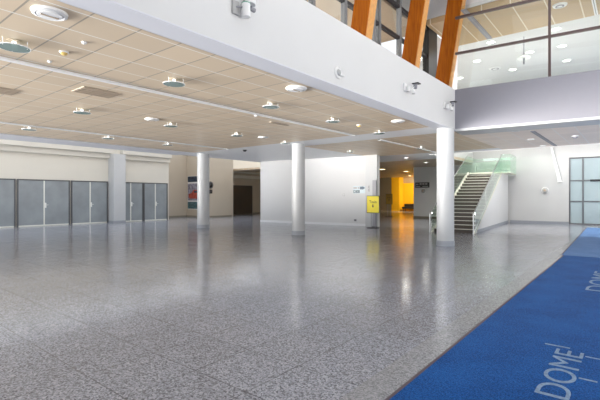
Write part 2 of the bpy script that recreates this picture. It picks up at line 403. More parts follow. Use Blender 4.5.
# ------------------------------------------------------------------ left side walls
f = B(); box(f, -25.7, -1.2, 0, -25.5, 16.9, 5.0); box(f, -28.1, 16.7, 0, -25.7, 16.9, 5.0)
struct('wall_left', f, 'cream', label='white left wall above the grey double doors')
f = B(); box(f, -28.3, 16.9, 0, -28.1, 20.5, 5.0)
struct('wall_niche', f, 'beige', label='beige wall of the recess after the doors')
f = B(); box(f, -28.1, 20.3, 0, -25.7, 20.5, 5.0); box(f, -25.9, 20.5, 0, -25.7, 22.9, 5.0); box(f, -28.2, 22.9, 0, -25.7, 23.1, 5)
box(f, -28.2, 23.1, 0, -28.0, 34, 5.0); box(f, -28.2, 34, 0, -19.6, 34.2, 5.0)
struct('wall_far_left', f, 'beige', label='cream wall of the far left passage')
for i, (y0, y1) in enumerate(((-1.2, 12.6), (13.35, 16.9))):
    f = B(); box(f, -25.5, y0, 4.0, -25.3, y1, 4.3)
    struct('trim_%d' % (5+2*i), f, 'cream', label='cream ledge high on the left wall, %s the pilaster' % ('before', 'after')[i])
    f = B(); box(f, -25.5, y0, 4.3, -25.1, y1, 5.0)
    struct('trim_%d' % (6+2*i), f, 'cream', label='cream upper cornice on the left wall, %s the pilaster' % ('before', 'after')[i])
f = B(); box(f, -28.0, 23.1, 3.3, -27.7, 33.9, 3.55); box(f, -28, 23.1, 3.75, -27.4, 33.9, 5)
struct('trim_9', f, 'cream', label='cream ledges above the dark brown double door')
f = B(); box(f, -25.5, 12.6, 0, -24.8, 13.35, 4.25)
struct('wall_pilaster', f, 'column', label='square white pilaster between the two door bays')
f = B(); box(f, -25.52, 12.58, 0, -24.785, 13.365, .14)
struct('baseboard_pilaster', f, 'colbase', label='pale base of the white pilaster')
f = B(); box(f, -28.1, 16.9, 0, -28.07, 20.3, .13); box(f, -28.1, 20.27, 0, -25.68, 20.3, .13); box(f, -25.7, 20.27, 0, -25.67, 22.9, .13)
box(f, -28.0, 23.1, 0, -27.97, 24.8, .13); box(f, -28.0, 27.6, 0, -27.97, 34, .13)
struct('baseboard_left', f, 'skirt_dark', label='dark skirting of the far left passage')

def double_door(n, x, y0, ym, y1, h, leafm, label, handles=True, kick=True):
    t = sroot('door_%d' % n, label, (x, y0, 0))
    W = y1-y0; m_ = ym-y0
    p = B(); box(p, 0, 0, 0, .07, .07, h); box(p, 0, W-.07, 0, .07, W, h); box(p, 0, .07, h-.06, .07, W-.07, h); obj('door_frame', p, 'door_frame', t)
    for a, b, s in ((.07, m_-.005, 1), (m_+.005, W-.07, -1)):
        p = B(); box(p, 0, a, .02 if not kick else .07, .045, b, h-.06); lf = obj('door_leaf', p, leafm, t)
        if kick:
            q = B(); box(q, .0, a, .01, .05, b, .075); obj('kick_strip', q, 'kick', lf, label='pale kick strip')
    if kick:
        p = B(); box(p, .045, m_-.03, .07, .055, m_+.03, h-.06); obj('meeting_strip', p, 'kick', t, label='pale meeting strip')
    if handles:
        p = B(); rbox(p, .045, m_+.035, 1.0, .065, m_+.11, 1.28, .006); tube(p, (.06, m_+.07, 1.16), (.11, m_+.07, 1.16), .012); tube(p, (.105, m_+.07, 1.16), (.105, m_+.19, 1.16), .012)
        obj('door_handle', p, 'handle', t)
    return t
double_door(1, -25.5, 4.95, 6.3, 7.62, 2.56, 'door_grey', 'grey steel double door at the left edge of the photo')
double_door(2, -25.5, 7.68, 8.98, 10.33, 2.56, 'door_grey', 'grey steel double door, wide and fully visible near the left edge')
double_door(3, -25.5, 10.39, 11.47, 12.55, 2.56, 'door_grey', 'grey steel double door just left of the white pilaster')
double_door(4, -25.5, 13.36, 14.05, 14.92, 2.56, 'door_grey', 'grey steel double door just right of the white pilaster')
double_door(5, -25.5, 14.96, 15.82, 16.78, 2.56, 'door_grey', 'grey steel double door at the far end of the door row')
double_door(6, -28.0, 24.9, 26.2, 27.5, 2.66, 'door_brown', 'dark brown double door in the far left passage', False, False)

# picture poster
t = thing('wall_poster', 'tall picture poster with a red car on the cream wall behind the left column', 'poster', (-26.85, 20.3, 1.17))
def ppart(nm, x0, z0, x1, z1, m, d=.02):
    p = B(); box(p, x0, -d, z0, x1, 0, z1); return obj(nm, p, m, t)
ppart('backing', -1.13, -.55, .75, 2.1, 'poster_white', .012)
ppart('top_picture', -1.1, 1.62, .72, 2.07, 'poster_dark')
ppart('middle_picture', -1.1, .15, .72, 1.5, 'poster_grey')
ppart('bottom_picture', -1.1, -.5, .72, .05, 'poster_teal')
p = B(); prism(p, [(-1.0, .42), (-.8, .30), (.6, .30), (.7, .55), (.5, .72), (.25, .98), (-.35, 1.0), (-.6, .75), (-.98, .66)], 'y', -.026, -.019); obj('car_print', p, 'poster_red', t)
p = B(); box(p, -.28, -.03, .76, .2, -.025, .93); obj('car_window_print', p, 'poster_dark', t)
# round dark clock and square sign
t = thing('wall_clock', 'round black clock on the cream wall right of the left column', 'clock', (-25.7, 20.72, 2.53))
Rx = Matrix.Rotation(PI/2, 4, 'Y')
p = B(); lathe(p, [(0, 0), (.27, 0), (.27, .05), (.25, .06), (0, .06)], 32, Rx); obj('case', p, 'black', t, smooth=True)
p = B(); lathe(p, [(.22, .06), (.22, .064), (.20, .064), (.20, .06)], 32, Rx); obj('dial_ring', p, 'fix_grey', t)
p = B(); box(p, .06, -.01, 0, .07, .01, .17); box(p, .06, -.12, -.01, .07, 0, .01); obj('hand', p, 'fix_grey', t)
t = thing('wall_sign', 'small square black sign under the round clock', 'sign', (-25.7, 20.72, 2.02))
p = B(); rbox(p, 0, -.2, -.15, .03, .2, .15, .006); obj('panel', p, 'black', t)
p = B(); box(p, .03, -.12, .03, .033, .12, .05); box(p, .03, -.12, -.05, .033, .06, -.03); obj('text_lines', p, 'fix_grey', t)

# ------------------------------------------------------------------ middle partition wall
PW, PR = (-14.9, 19.45, 0), R(6)
f = B(); box(f, -3.75, 0, 0, 4.2, .3, CH)
struct('wall_partition', f, 'white', loc=PW, rotz=PR, label='long white partition wall in the middle of the hall')
f = B(); box(f, -3.76, -.015, 0, 4.22, 0, .14)
struct('baseboard_partition', f, 'soffit', loc=PW, rotz=PR, label='pale skirting of the white partition wall')
f = B(); box(f, 3.55, -.12, 0, 4.22, .0, CH)
struct('wall_partition_end', f, 'column', loc=PW, rotz=PR, label='white pilaster at the right end of the partition wall')
def on_wall(u, off, z): return (PW[0]+u*math.cos(PR)+off*math.sin(PR), PW[1]+u*math.sin(PR)-off*math.cos(PR), z)
# direction sign
t = thing('direction_sign', 'small blue and green direction sign on the white partition wall', 'sign', on_wall(3.13, 0, 2.0), PR)
p = B(); rbox(p, -.36, -.02, -.2, .36, 0, .2, .004); obj('panel', p, 'sign_pale', t)
p = B(); box(p, -.34, -.025, .04, -.12, -.02, .15); obj('text_block', p, 'sign_text', t)
p = B(); box(p, -.08, -.025, .04, .02, -.02, .15); obj('text_block', p, 'sign_text', t)
p = B(); prism(p, [(.05, .02), (.22, .02), (.22, -.0), (.36, .095), (.22, .19), (.22, .17), (.05, .17)], 'y', -.026, -.02); obj('arrow', p, 'sign_blue', t)
for a, b in ((-.34, -.20), (-.17, .04)):
    p = B(); box(p, a, -.025, -.18, b, -.02, -.02); obj('pictogram', p, 'sign_green', t)
for a in ((-.30, -.14, -.24, -.06), (-.08, -.15, -.05, -.05)):
    p = B(); box(p, a[0], -.028, a[1], a[2], -.024, a[3]); obj('pictogram_mark', p, 'sign_pale', t)
t = thing('wall_plate', 'tiny grey switch plate left of the direction sign', 'switch', on_wall(2.2, 0, 1.72), PR)
p = B(); rbox(p, -.07, -.015, -.07, .07, 0, .07, .004); obj('plate', p, 'sign_text', t)
p = B(); rbox(p, -.03, -.025, -.04, .03, -.014, .04, .003); obj('rocker', p, 'fix_white', t)
t = thing('wall_socket', 'small dark wall socket low on the white partition wall', 'socket', on_wall(2.9, 0, .32), PR)
p = B(); rbox(p, -.08, -.02, -.06, .08, 0, .06, .004); obj('plate', p, 'fix_grey', t)
p = B(); tube(p, (0, -.018, 0), (0, -.024, 0), .035); obj('outlet', p, 'black', t)
t = thing('intercom', 'narrow grey intercom panel on the partition end above the yellow sign', 'intercom', on_wall(3.75, .12, 2.05), PR)
p = B(); rbox(p, -.05, -.03, -.18, .05, 0, .18, .006); obj('case', p, 'sign_text', t)
for a, b in ((-.12, -.02), (.04, .13)):
    p = B(); box(p, -.03, -.035, a, .03, -.03, b); obj('button_panel', p, 'fix_grey', t)
t = thing('info_post', 'tall narrow grey metal post behind the yellow sign', 'post', on_wall(4.11, .19, 0), PR)
p = B(); rbox(p, -.11, -.04, .03, .11, .04, 2.5, .008); obj('body', p, 'fix_grey', t)
p = B(); rbox(p, -.14, -.06, 0, .14, .06, .03, .006); obj('foot_plate', p, 'dark_metal', t)

# yellow stand sign
def stand_sign(name, loc, rz, w, z0, z1, board, label, txt, grp):
    t = thing(name, label, 'sign', loc, rz, grp)
    p = B(); rbox(p, -w/2-.03, -.02, z0-.03, w/2+.03, .02, z1+.03, .008); obj('frame', p, 'sign_frame', t)
    p = B(); box(p, -w/2, -.026, z0, w/2, -.018, z1); b = obj('board', p, board, t)
    q = text_bm(txt, w*.62, (z1-z0)*.16, .003, .0)
    q.transform(Matrix.Translation((0, -.027, z0+(z1-z0)*.66)) @ Matrix.Rotation(PI/2, 4, 'X')); obj('lettering', q, 'sign_ink', b)
    q = B(); prism(q, [(-.055, .10), (0, .0), (.055, .10), (.02, .10), (.02, .17), (-.02, .17), (-.02, .10)], 'y', -.032, -.026)
    q.transform(Matrix.Translation((0, 0, z0+(z1-z0)*.3))); obj('arrow_mark', q, 'sign_ink', b)
    p = B(); tube(p, (-.11, .04, .03), (-.11, .04, z1), .018); tube(p, (.11, .04, .03), (.11, .04, z1), .018); obj('pole', p, 'fix_grey', t)
    p = B(); rbox(p, -.26, -.2, 0, .26, .24, .035, .01); obj('base_plate', p, 'dark_metal', t)
    return t
stand_sign('stand_sign', (-10.5, 19.0, 0), R(12), .62, .80, 1.64, 'sign_yellow', 'yellow stand sign with dark frame at the end of the partition wall', 'Taxis', 'stand signs')
stand_sign('stand_sign', (-15.35, 30.4, 0), R(20), .46, 1.05, 1.82, 'sign_ochre', 'small ochre stand sign in front of the yellow corridor', 'Info', 'stand signs')

# ------------------------------------------------------------------ yellow corridor
f = B(); box(f, -24.2, 44, 0, -21.9, 44.2, CH); box(f, -24.2, 34, 0, -24, 44, CH)
struct('wall_corridor', f, 'greywall', label='dark grey wall at the end of the passage')
f = B(); box(f, -21.9, 43.95, 0, -20.9, 45.2, CH)
struct('wall_yellow_pier', f, 'yellow', label='yellow pier beside the grey passage wall')
f = B(); box(f, -20.9, 45.0, 0, -12, 45.2, CH); box(f, -12.2, 34, 0, -12, 45.0, CH)
struct('wall_yellow', f, 'yellow', label='bright yellow wall at the end of the corridor')
f = B(); box(f, -20.9, 44.97, 3.2, -12.2, 45.0, CH)
struct('trim_10', f, 'grille', label='brown band above the bright yellow wall')
t = thing('bench', 'long black bench against the bright yellow wall', 'bench', (-19.0, 44.3, 0))
p = B(); rbox(p, -1.6, -.35, .28, 1.6, .35, .48, .03); obj('seat', p, 'bench', t)
p = B(); rbox(p, -1.6, .27, .48, 1.6, .4, .82, .03); obj('backrest', p, 'bench', t)
for x in (-1.45, 1.45):
    for y in (-.28, .28):
        p = B(); tube(p, (x, y, 0), (x, y, .29), .025); obj('leg', p, 'dark_metal', t)
def downlight(x, y, z, r, m, label, grp):
    t = thing('downlight', label, 'ceiling light', (x, y, z), 0, grp)
    p = B(); lathe(p, [(r*.8, 0), (r, 0), (r, -.02), (r*.8, -.012)], 28); obj('rim', p, 'fix_white', t, smooth=True)
    p = B(); lathe(p, [(0, -.006), (r*.8, -.006), (r*.8, 0), (0, 0)], 28); obj('diffuser', p, m, t, smooth=True)
    return t
downlight(-16.0, 30.5, CH, .28, 'glow_warm', 'lit round ceiling light above the ochre stand sign', 'corridor ceiling lights')
downlight(-15.7, 34.3, CH, .28, 'glow_warm', 'lit round ceiling light before the yellow wall', 'corridor ceiling lights')
downlight(-18.6, 41.5, CH, .28, 'glow_warm', 'lit round ceiling light nearest the bright yellow wall', 'corridor ceiling lights')

# ------------------------------------------------------------------ back walls
f = B(); box(f, -13.1, 30, 0, -8.1, 30.25, CH); box(f, -8.3, 28.3, 0, -8.1, 30, CH)
struct('wall_back_left', f, 'white', label='white wall between the yellow corridor and the stairs')
f = B(); box(f, -13.12, 29.97, 0, -8.3, 30, .15)
struct('baseboard_back_left', f, 'skirt_dark', label='dark skirting left of the stairs')
f = B(); box(f, -13.1, 30.25, 0, -12.9, 34, CH)
struct('wall_corridor_right', f, 'cream', label='side wall of the yellow corridor')
BW, BA = (-6.1, 28.55, 0), R(3.5)
f = B(); box(f, -2.2, 0, 0, 3.1, .25, 8.0); box(f, 3.1, 0, 3.9, 11, .25, 8.0); box(f, 9, 0, 0, 11, .25, 3.9)
struct('wall_back', f, 'white_matte', loc=BW, rotz=BA, label='tall white back wall right of the stairs')
f = B(); box(f, -.0, -.02, 0, 3.1, 0, .15)
struct('baseboard_back', f, 'skirt', loc=BW, rotz=BA, label='grey skirting of the tall white back wall')
f = B(); box(f, -8.45, 21.4, CH-.02, -8.3, 30.3, 8.0)
struct('wall_void', f, 'white', label='white wall over the edge of the stairwell')
f = B(); box(f, -8.3, 21.4, CH-.02, 6, 21.5, 4.4)
struct('trim_11', f, 'white', label='white edge of the slab before the back wall')
# glazed screen: window_3
w = sroot('window_3', 'grey-framed glazed screen at the right edge of the photo', (BW[0]+3.1*math.cos(BA), BW[1]+3.1*math.sin(BA), 0), BA)
p = B(); box(p, .04, .10, .03, 5.9, .115, 3.87); obj('pane', p, 'glass_frost', w)
for x in (.035, .68, 2.3, 4.0, 5.86):
    p = B(); box(p, x-.04, .04, 0, x+.04, .16, 3.9); obj('upright', p, 'screen_frame', w)
for z in (.04, 1.34, 2.55, 3.86):
    p = B(); box(p, .04, .05, z-.035, 5.9, .15, z+.035); obj('crossbar', p, 'screen_frame', w)
p = B(); rbox(p, 1.02, -.02, 2.48, 1.9, .05, 2.60, .01); obj('door_closer', p, 'dark_metal', w, label='dark door closer bar')
f = B(); box(f, -4, 29.6, -.2, 8, 36, -.01)
tag(obj('outdoor_paving', f, 'ground'), 'pale paving seen through the glazed screen', 'paving'); bpy.data.objects['outdoor_paving']['kind'] = 'structure'
bpy.data.objects['outdoor_paving'].name = 'floor.003'

# sloping white strip on the back wall, wider towards its foot
ca, sa = math.cos(BA), math.sin(BA)
t = thing('sloping_strip', 'sloping white strip high on the back wall left of the glazed screen', 'strut', (BW[0], BW[1], 0), BA)
p = B(); prism(p, [(2.15, 4.75), (2.23, 4.75), (2.76, 2.53), (2.56, 2.53)], 'y', -.16, -.02); obj('bar', p, 'fix_white', t)
p = B(); rbox(p, 2.54, -.17, 2.47, 2.78, -.001, 2.54, .01); obj('foot_block', p, 'fix_white', t)

# round wall lamps
def wall_lamp(loc, rz, label):
    t = thing('wall_lamp', label, 'wall lamp', loc, rz, 'round wall lamps')
    Ry = Matrix.Rotation(PI/2, 4, 'X')
    p = B(); lathe(p, [(0, 0), (.20, 0), (.20, .03), (.10, .06), (0, .06)], 28, Ry); obj('mount', p, 'fix_white', t, smooth=True)
    p = B(); lathe(p, [(0, .05), (.13, .05), (.16, .09), (.15, .16), (.08, .2), (0, .21)], 28, Ry); obj('shade', p, 'sign_text', t, smooth=True)
    p = B(); lathe(p, [(0, .205), (.07, .20), (.07, .215), (0, .22)], 20, Ry); obj('cap', p, 'grille', t, smooth=True)
wall_lamp((BW[0]+1.9*ca, BW[1]+1.9*sa, 2.0), BA, 'round wall lamp on the white wall right of the stairs')
wall_lamp((-12.3, 30, 2.05), 0, 'round wall lamp under the charcoal sign near the yellow corridor')
t = thing('charcoal_sign', 'wide charcoal direction sign above the round lamp near the yellow corridor', 'sign', (-12.42, 30, 2.5))
p = B(); rbox(p, -.55, -.03, -.2, .55, 0, .2, .006); obj('panel', p, 'sign_dark', t)
p = B(); prism(p, [(-.48, .05), (-.38, .14), (-.38, .08), (-.28, .08), (-.28, .02), (-.38, .02), (-.38, -.04)], 'y', -.034, -.03)
for x in (-.2, .02, .24): box(p, x, -.034, .02, x+.16, -.03, .14)
obj('pictogram', p, 'sign_text', t)
p = B(); box(p, -.48, -.034, -.14, -.16, -.03, -.08); box(p, .02, -.034, -.14, .46, -.03, -.08); obj('text_lines', p, 'sign_text', t)

# ------------------------------------------------------------------ staircase
SL, SR = (-5.43, 18.95, 0), R(4.5)
st = thing('staircase', 'straight staircase with dark treads and green glass balustrades', 'staircase', SL, SR)
N = 18; RISE = 3.05; RUN = 6.95; g = RUN/(N-1); r_ = RISE/N; WD = 1.85
for i in range(N-1):
    y = i*g; z = (i+1)*r_
    p = B(); box(p, -WD+.06, y, max(0, z-r_*1.0), -.06, y+g+.04, z); tr = obj('tread', p, 'tread', st)
    p = B(); box(p, -WD+.06, y-.02, z-.018, -.06, y+.05, z+.006); obj('nosing', p, 'nosing', tr, label='pale nosing strip')
k = RISE/RUN
for x in (-WD, -.06):
    p = B(); prism(p, [(-.28, 0), (.1, 0), (RUN+.1, RISE-.15), (RUN+.1, RISE+.05), (.0, .10), (-.28, .03)], 'x', x, x+.06); obj('stringer', p, 'stringer', st)
p = B(); prism(p, [(.12, 0), (9.45, 0), (9.45, RISE-.06), (RUN, RISE-.06), (.12, .03)], 'x', -.055, -.005); obj('side_wall', p, 'white', st)
p = B(); prism(p, [(.4, 0), (9.45, 0), (9.45, .14), (.4, .14)], 'x', -.004, .012); obj('skirting', p, 'skirt', st)
p = B(); box(p, -WD, RUN, RISE-.08, .45, 9.45, RISE); obj('landing', p, 'stringer', st)
def gpanel(pts, axis, a, b, m='glass_green'):
    q = B(); prism(q, pts, axis, a, b); return obj('glass_panel', q, m, st)
GH = 1.0
for x in (-WD-.012, 0.002):
    for a, b in ((-.15, 2.25), (2.27, 4.6), (4.62, RUN)):
        gpanel([(a, max(.02, k*a+.05)), (b, k*b+.05), (b, k*b+GH), (a, k*a+GH)], 'x', x, x+.012, 'glass_shiny' if x > 0 else 'glass_green')
    q = B(); tube(q, (x+.006, -.45, .86), (x+.006, RUN, RISE+GH+.03), .024, n=14); tube(q, (x+.006, -.45, .87), (x+.006, -.45, 0), .024, n=14); tube(q, (x+.006, 2.26, 2.26*k), (x+.006, 2.26, 2.26*k+GH), .015, n=10)
    obj('handrail', q, 'steel', st, smooth=True)
gpanel([(.0, RISE-.06), (.45, RISE-.06), (.45, RISE+1), (.0, RISE+1)], 'y', RUN-.012, RUN)
gpanel([(RUN, RISE-.06), (9.4, RISE-.06), (9.4, RISE+1), (RUN, RISE+1)], 'x', .45, .462)
gpanel([(RUN, RISE-.06), (9.3, RISE-.06), (9.3, RISE+1), (RUN, RISE+1)], 'x', -WD-.012, -WD)
gpanel([(-WD, RISE), (.44, RISE), (.44, RISE+1), (-WD, RISE+1)], 'y', 9.28, 9.292)
q = B(); tube(q, (-WD, 9.28, RISE+.82), (.45, 9.28, RISE+.82), .025, n=14); tube(q, (.456, RUN, RISE+1.02), (.456, 9.4, RISE+1.02), .02, n=14); tube(q, (0, RUN, RISE+1.02), (.456, RUN, RISE+1.02), .02, n=14)
obj('landing_rail', q, 'steel', st, smooth=True)

# ------------------------------------------------------------------ floor mats with lettering
t = thing('entrance_mat', 'blue entrance mat in the foreground with pale lettering', 'mat', (-1.5, -1.15, 0), 0, 'blue entrance mats')
p = B(); box(p, 0, 0, .001, 5.5, 14.5, .010); obj('pile', p, 'carpet', t)
p = B(); box(p, -.03, 0, 0, 0, 14.5, .009); obj('edging', p, 'mat_edge', t)
q = text_bm('DOME', 1.26, .245, .002, .0)
q.transform(Matrix.Translation((1.5-.52, 1.15+4.46, .0102)) @ Matrix.Rotation(PI/2, 4, 'Z')); obj('lettering', q, 'lettering', t)
for a, b, c, d in ((.74, 5.155, .97, 5.19), (1.115, 4.36, 1.25, 4.39), (1.115, 4.99, 1.25, 5.02)):
    q = B(); box(q, a, 1.15+b, .0102, c, 1.15+d, .012); obj('letter_stroke', q, 'lettering', t)
q = text_bm('DOME', 2.3, .34, .002, .0)
q.transform(Matrix.Translation((1.5-.50, 1.15+9.75, .0102)) @ Matrix.Rotation(PI/2, 4, 'Z')); obj('lettering', q, 'lettering', t)
t = thing('entrance_mat', 'blue entrance mat with painted sky sheen beyond the seam, reaching the glazed screen', 'mat', (-1.56, 13.36, 0), R(1.7), 'blue entrance mats')
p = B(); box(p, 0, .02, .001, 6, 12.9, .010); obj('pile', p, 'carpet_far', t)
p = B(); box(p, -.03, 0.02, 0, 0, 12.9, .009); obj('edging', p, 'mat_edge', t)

# ------------------------------------------------------------------ ceiling fixtures of the hall
def diffuser(x, y, r, label):
    t = thing('air_diffuser', label, 'air diffuser', (x, y, CH), 0, 'round air diffusers')
    p = B(); lathe(p, [(0, 0), (r, 0), (r*.97, -.025), (r*.80, -.04), (r*.76, -.02), (r*.70, -.02), (r*.66, -.045), (0, -.05)], 36); obj('cover', p, 'fix_white', t, smooth=True)
    p = B(); box(p, -.014, -r*.5, -.054, .014, r*.5, -.046); obj('slot', p, 'grille', t, label='brown slot')
diffuser(-5.55, 2.02, .2, 'round white air diffuser nearest the top left corner')
diffuser(-5.45, 6.63, .22, 'round white air diffuser halfway along the fascia edge')
diffuser(-5.46, 11.38, .2, 'round white air diffuser near the fascia corner')
diffuser(-10.84, 6.63, .2, 'round white air diffuser beyond the first light track')
diffuser(-10.85, 11.24, .2, 'round white air diffuser in front of the middle column')

def disc_lamp(x, y, label, r=.2):
    t = thing('glass_disc_lamp', label, 'ceiling lamp', (x, y, CH), 0, 'glass disc lamps')
    p = B(); lathe(p, [(0, 0), (r*.45, 0), (r*.45, -.008), (0, -.008)], 28); obj('ceiling_plate', p, 'tiles', t, smooth=True)
    p = B(); lathe(p, [(0, -.105), (r, -.10), (r, -.092), (0, -.092)], 32); dsk = obj('glass_disc', p, 'lamp_glass', t, smooth=True)
    p = B(); lathe(p, [(r-.004, -.09), (r+.006, -.09), (r+.006, -.102), (r-.004, -.102)], 32); obj('disc_rim', p, 'fix_white', dsk, smooth=True)
    for a in (-1.2, .9, 3.0):
        p = B(); tube(p, (r*.85*math.cos(a), r*.85*math.sin(a), 0), (r*.85*math.cos(a), r*.85*math.sin(a), -.105), .007, n=8); obj('hanger', p, 'fix_white', t)
    p = B(); lathe(p, [(0, -.008), (.03, -.012), (.03, -.07), (0, -.085)], 16); obj('bulb', p, 'bulb', t, smooth=True)
for x, y, l in ((-6.97, 2.07, 'cut by the left edge of the photo'), (-6.84, 4.65, 'above the second grey doors, before the near light track'), (-6.78, 7.29, 'before the near light track, third from the left'),
                (-6.72, 9.82, 'near the yellow sensor by the column beam'), (-6.76, 12.65, 'touching the white beam near the fascia corner'),
                (-11.0, 4.76, 'past the near light track, below a brown grille'), (-10.98, 7.35, 'past the near light track beside the round diffuser'), (-10.89, 9.96, 'past the near light track, above the dark passage'),
                (-15.08, 4.89, 'beside the far light track at the left edge'), (-15.08, 7.45, 'beside the far light track above the white pilaster'), (-15.08, 9.95, 'beside the far light track above the last grey doors'), (-10.95, 12.6, 'touching the white beam above the middle column')):
    disc_lamp(x, y, 'round glass disc ceiling lamp '+l)
# light tracks
def track(x, y0, y1, label, w=.055):
    t = thing('light_track', label, 'light track', (x, y0, CH), 0, 'white light tracks')
    p = B(); box(p, -w, 0, -.035, w, y1-y0, 0); obj('rail', p, 'fix_white', t)
    for e in (0, y1-y0-.05):
        p = B(); box(p, -w-.008, e, -.042, w+.008, e+.05, 0); obj('end_cap', p, 'fix_white', t)
track(-7.94, -1, 12.95, 'long white light track across the near tiled ceiling')
track(-14.8, -1, 12.95, 'long white light track farther left, near the lilac beam')
track(-7.75, 14.5, 20.4, 'short white light track behind the white beam, left of the stairs column')
# small detectors
def sensor(x, y, r, m, label, cat='sensor', z=CH):
    t = thing('ceiling_sensor', label, cat, (x, y, z), 0, 'small ceiling sensors')
    p = B(); lathe(p, [(0, 0), (r, 0), (r, -.012), (r*.9, -.018), (0, -.018)], 24); obj('base', p, 'fix_white' if m != 'black' else 'black', t, smooth=True)
    p = B(); lathe(p, [(0, -.014), (r*.75, -.014), (r*.72, -.014-r*.25), (r*.45, -.014-r*.5), (0, -.014-r*.6)], 24); obj('dome', p, m, t, smooth=True)
sensor(-6.89, 2.71, .068, 'brass', 'yellow ceiling sensor near the top left corner')
sensor(-6.71, 11.25, .085, 'brass', 'yellow ceiling sensor near the white beam and fascia corner')
sensor(-6.22, 2.72, .038, 'fix_white', 'tiny white ceiling sensor right of the near yellow one')
sensor(-7.53, 2.74, .035, 'fix_white', 'tiny white ceiling sensor left of the near yellow one')
sensor(-14.53, 13.8, .12, 'black', 'black dome camera on the white beam right of the left column', 'camera', CH)
sensor(-1.72, 18.28, .13, 'fix_grey', 'round sensor on the ceiling under the grey balcony')
sensor(-8.09, 8.1, .06, 'fix_white', 'tiny white ceiling sensor beside the near light track')
# air grilles
def grille(x, y, lx, ly, label):
    t = thing('air_grille', label, 'air grille', (x, y, CH), 0, 'brown air grilles')
    p = B(); box(p, -lx/2, -ly/2, -.012, lx/2, ly/2, 0); obj('plate', p, 'grille', t)
    for i in range(4):
        a = -lx/2+lx*(i+.5)/4; p = B(); box(p, a-.01, -ly/2+.03, -.02, a+.01, ly/2-.03, -.012); obj('slat', p, 'grille', t)
grille(-10.4, 2.7, .6, .85, 'brown ceiling air grille at the left edge of the photo')
grille(-9.0, 4.2, .6, .8, 'brown ceiling air grille past the near light track')
grille(-8.5, 9.5, .12, .8, 'slim brown ceiling air grille beside the near light track')
# under the balcony
for y, l in ((15.55, 'nearest the grey balcony'), (18.2, 'in the middle of the row'), (20.9, 'nearest the back wall')):
    downlight(-3.15, y, CH, .13, 'fix_grey', 'unlit round downlight under the balcony '+l, 'balcony downlights')
t = thing('ceiling_slot', 'dark linear slot in the ceiling under the grey balcony', 'ceiling slot', (-2.72, 16, CH))
p = B(); box(p, -.07, 0, -.01, .07, 5.3, 0); obj('channel', p, 'parapet', t)
p = B(); box(p, -.03, .05, -.014, .03, 5.25, -.01); obj('inner_strip', p, 'fix_grey', t)
for x, y, l in ((-7.67, 17.8, 'at the right of the short light track'), (-10.9, 17.0, 'above the partition wall end')):
    disc_lamp(x+.25, y, 'round glass disc ceiling lamp '+l, .17)

downlight(-10.2, 22.3, CH, .16, 'glow', 'added round fill light on the white band left of the stairs', 'added stair passage lights')  # this light and the next are added to brighten the wall behind
downlight(-10.6, 26.2, CH, .16, 'glow', 'added round fill light before the charcoal sign', 'added stair passage lights')
# upper floor ceiling lights
k_ = 0
names = ('beside the last timber beam, upper row', 'right of the dark vertical bar, upper row', 'between the beam and the pendant, lower row', 'just right of the dark vertical bar', 'lowest one right of the dark vertical bar',
         'left of the air vent', 'lowest one left of the dark vertical bar', 'just above the parapet by the timber beam')
for (x, y), l in zip(((-4.64, 18.3), (-2.34, 18.43), (-3.61, 20.63), (-2.41, 20.66), (-2.49, 22.99), (-5.79, 20.43), (-4.78, 22.91), (-7.32, 22.77)), names):
    downlight(x, y, 8.0, .19, 'glow', 'lit round light on the upper ceiling, '+l, 'upper floor downlights')
t = thing('ceiling_vent', 'round air vent on the white upper ceiling', 'air vent', (-5.4, 22.1, 8))
p = B(); lathe(p, [(0, 0), (.3, 0), (.28, -.03), (.2, -.05), (0, -.05)], 28); obj('cover', p, 'fix_white', t, smooth=True)
p = B(); lathe(p, [(.12, -.05), (.18, -.05), (.18, -.06), (.12, -.06)], 28); obj('slot_ring', p, 'fix_grey', t)
t = thing('ceiling_vent', 'round white disc vent on the tan upper ceiling panels', 'air vent', (-1.95, 16.2, 8))
p = B(); lathe(p, [(0, 0), (.22, 0), (.2, -.04), (0, -.05)], 28); obj('cover', p, 'fix_white', t, smooth=True)
p = B(); lathe(p, [(.08, -.045), (.13, -.045), (.13, -.055), (.08, -.055)], 28); obj('slot_ring', p, 'fix_grey', t)
t = thing('pendant_lamp', 'thin rod pendant lamp behind the balcony glazing', 'pendant lamp', (-3.45, 18.5, 8))
p = B(); tube(p, (0, 0, 0), (0, 0, -.95), .018, n=10); obj('rod', p, 'fix_grey', t)
p = B(); lathe(p, [(0, -.72), (.05, -.74), (.24, -.86), (.24, -.88), (0, -.86)], 28); obj('shade', p, 'pot', t, smooth=True)
p = B(); tube(p, (0, 0, -.86), (0, 0, -1.1), .035, n=14); obj('bulb_holder', p, 'fix_grey', t)
t = thing('ceiling_rail', 'pale rail on the tan upper ceiling panels at the right', 'ceiling rail', (-1.05, 15.2, 8))
p = B(); box(p, -.05, 0, -.04, .05, 2.6, 0); obj('rail', p, 'fix_white', t)
p = B(); box(p, -.012, .05, -.044, .012, 2.55, -.04); obj('slot', p, 'fix_grey', t)
t = thing('ceiling_rail', 'grey rail on the tan upper ceiling panels beside the last timber beam', 'ceiling rail', (-4.55, 14.5, 8))
p = B(); box(p, -.09, 0, -.04, .09, 3.3, 0); obj('rail', p, 'parapet', t)
p = B(); box(p, -.02, .05, -.044, .02, 3.25, -.04); obj('slot', p, 'fix_grey', t)

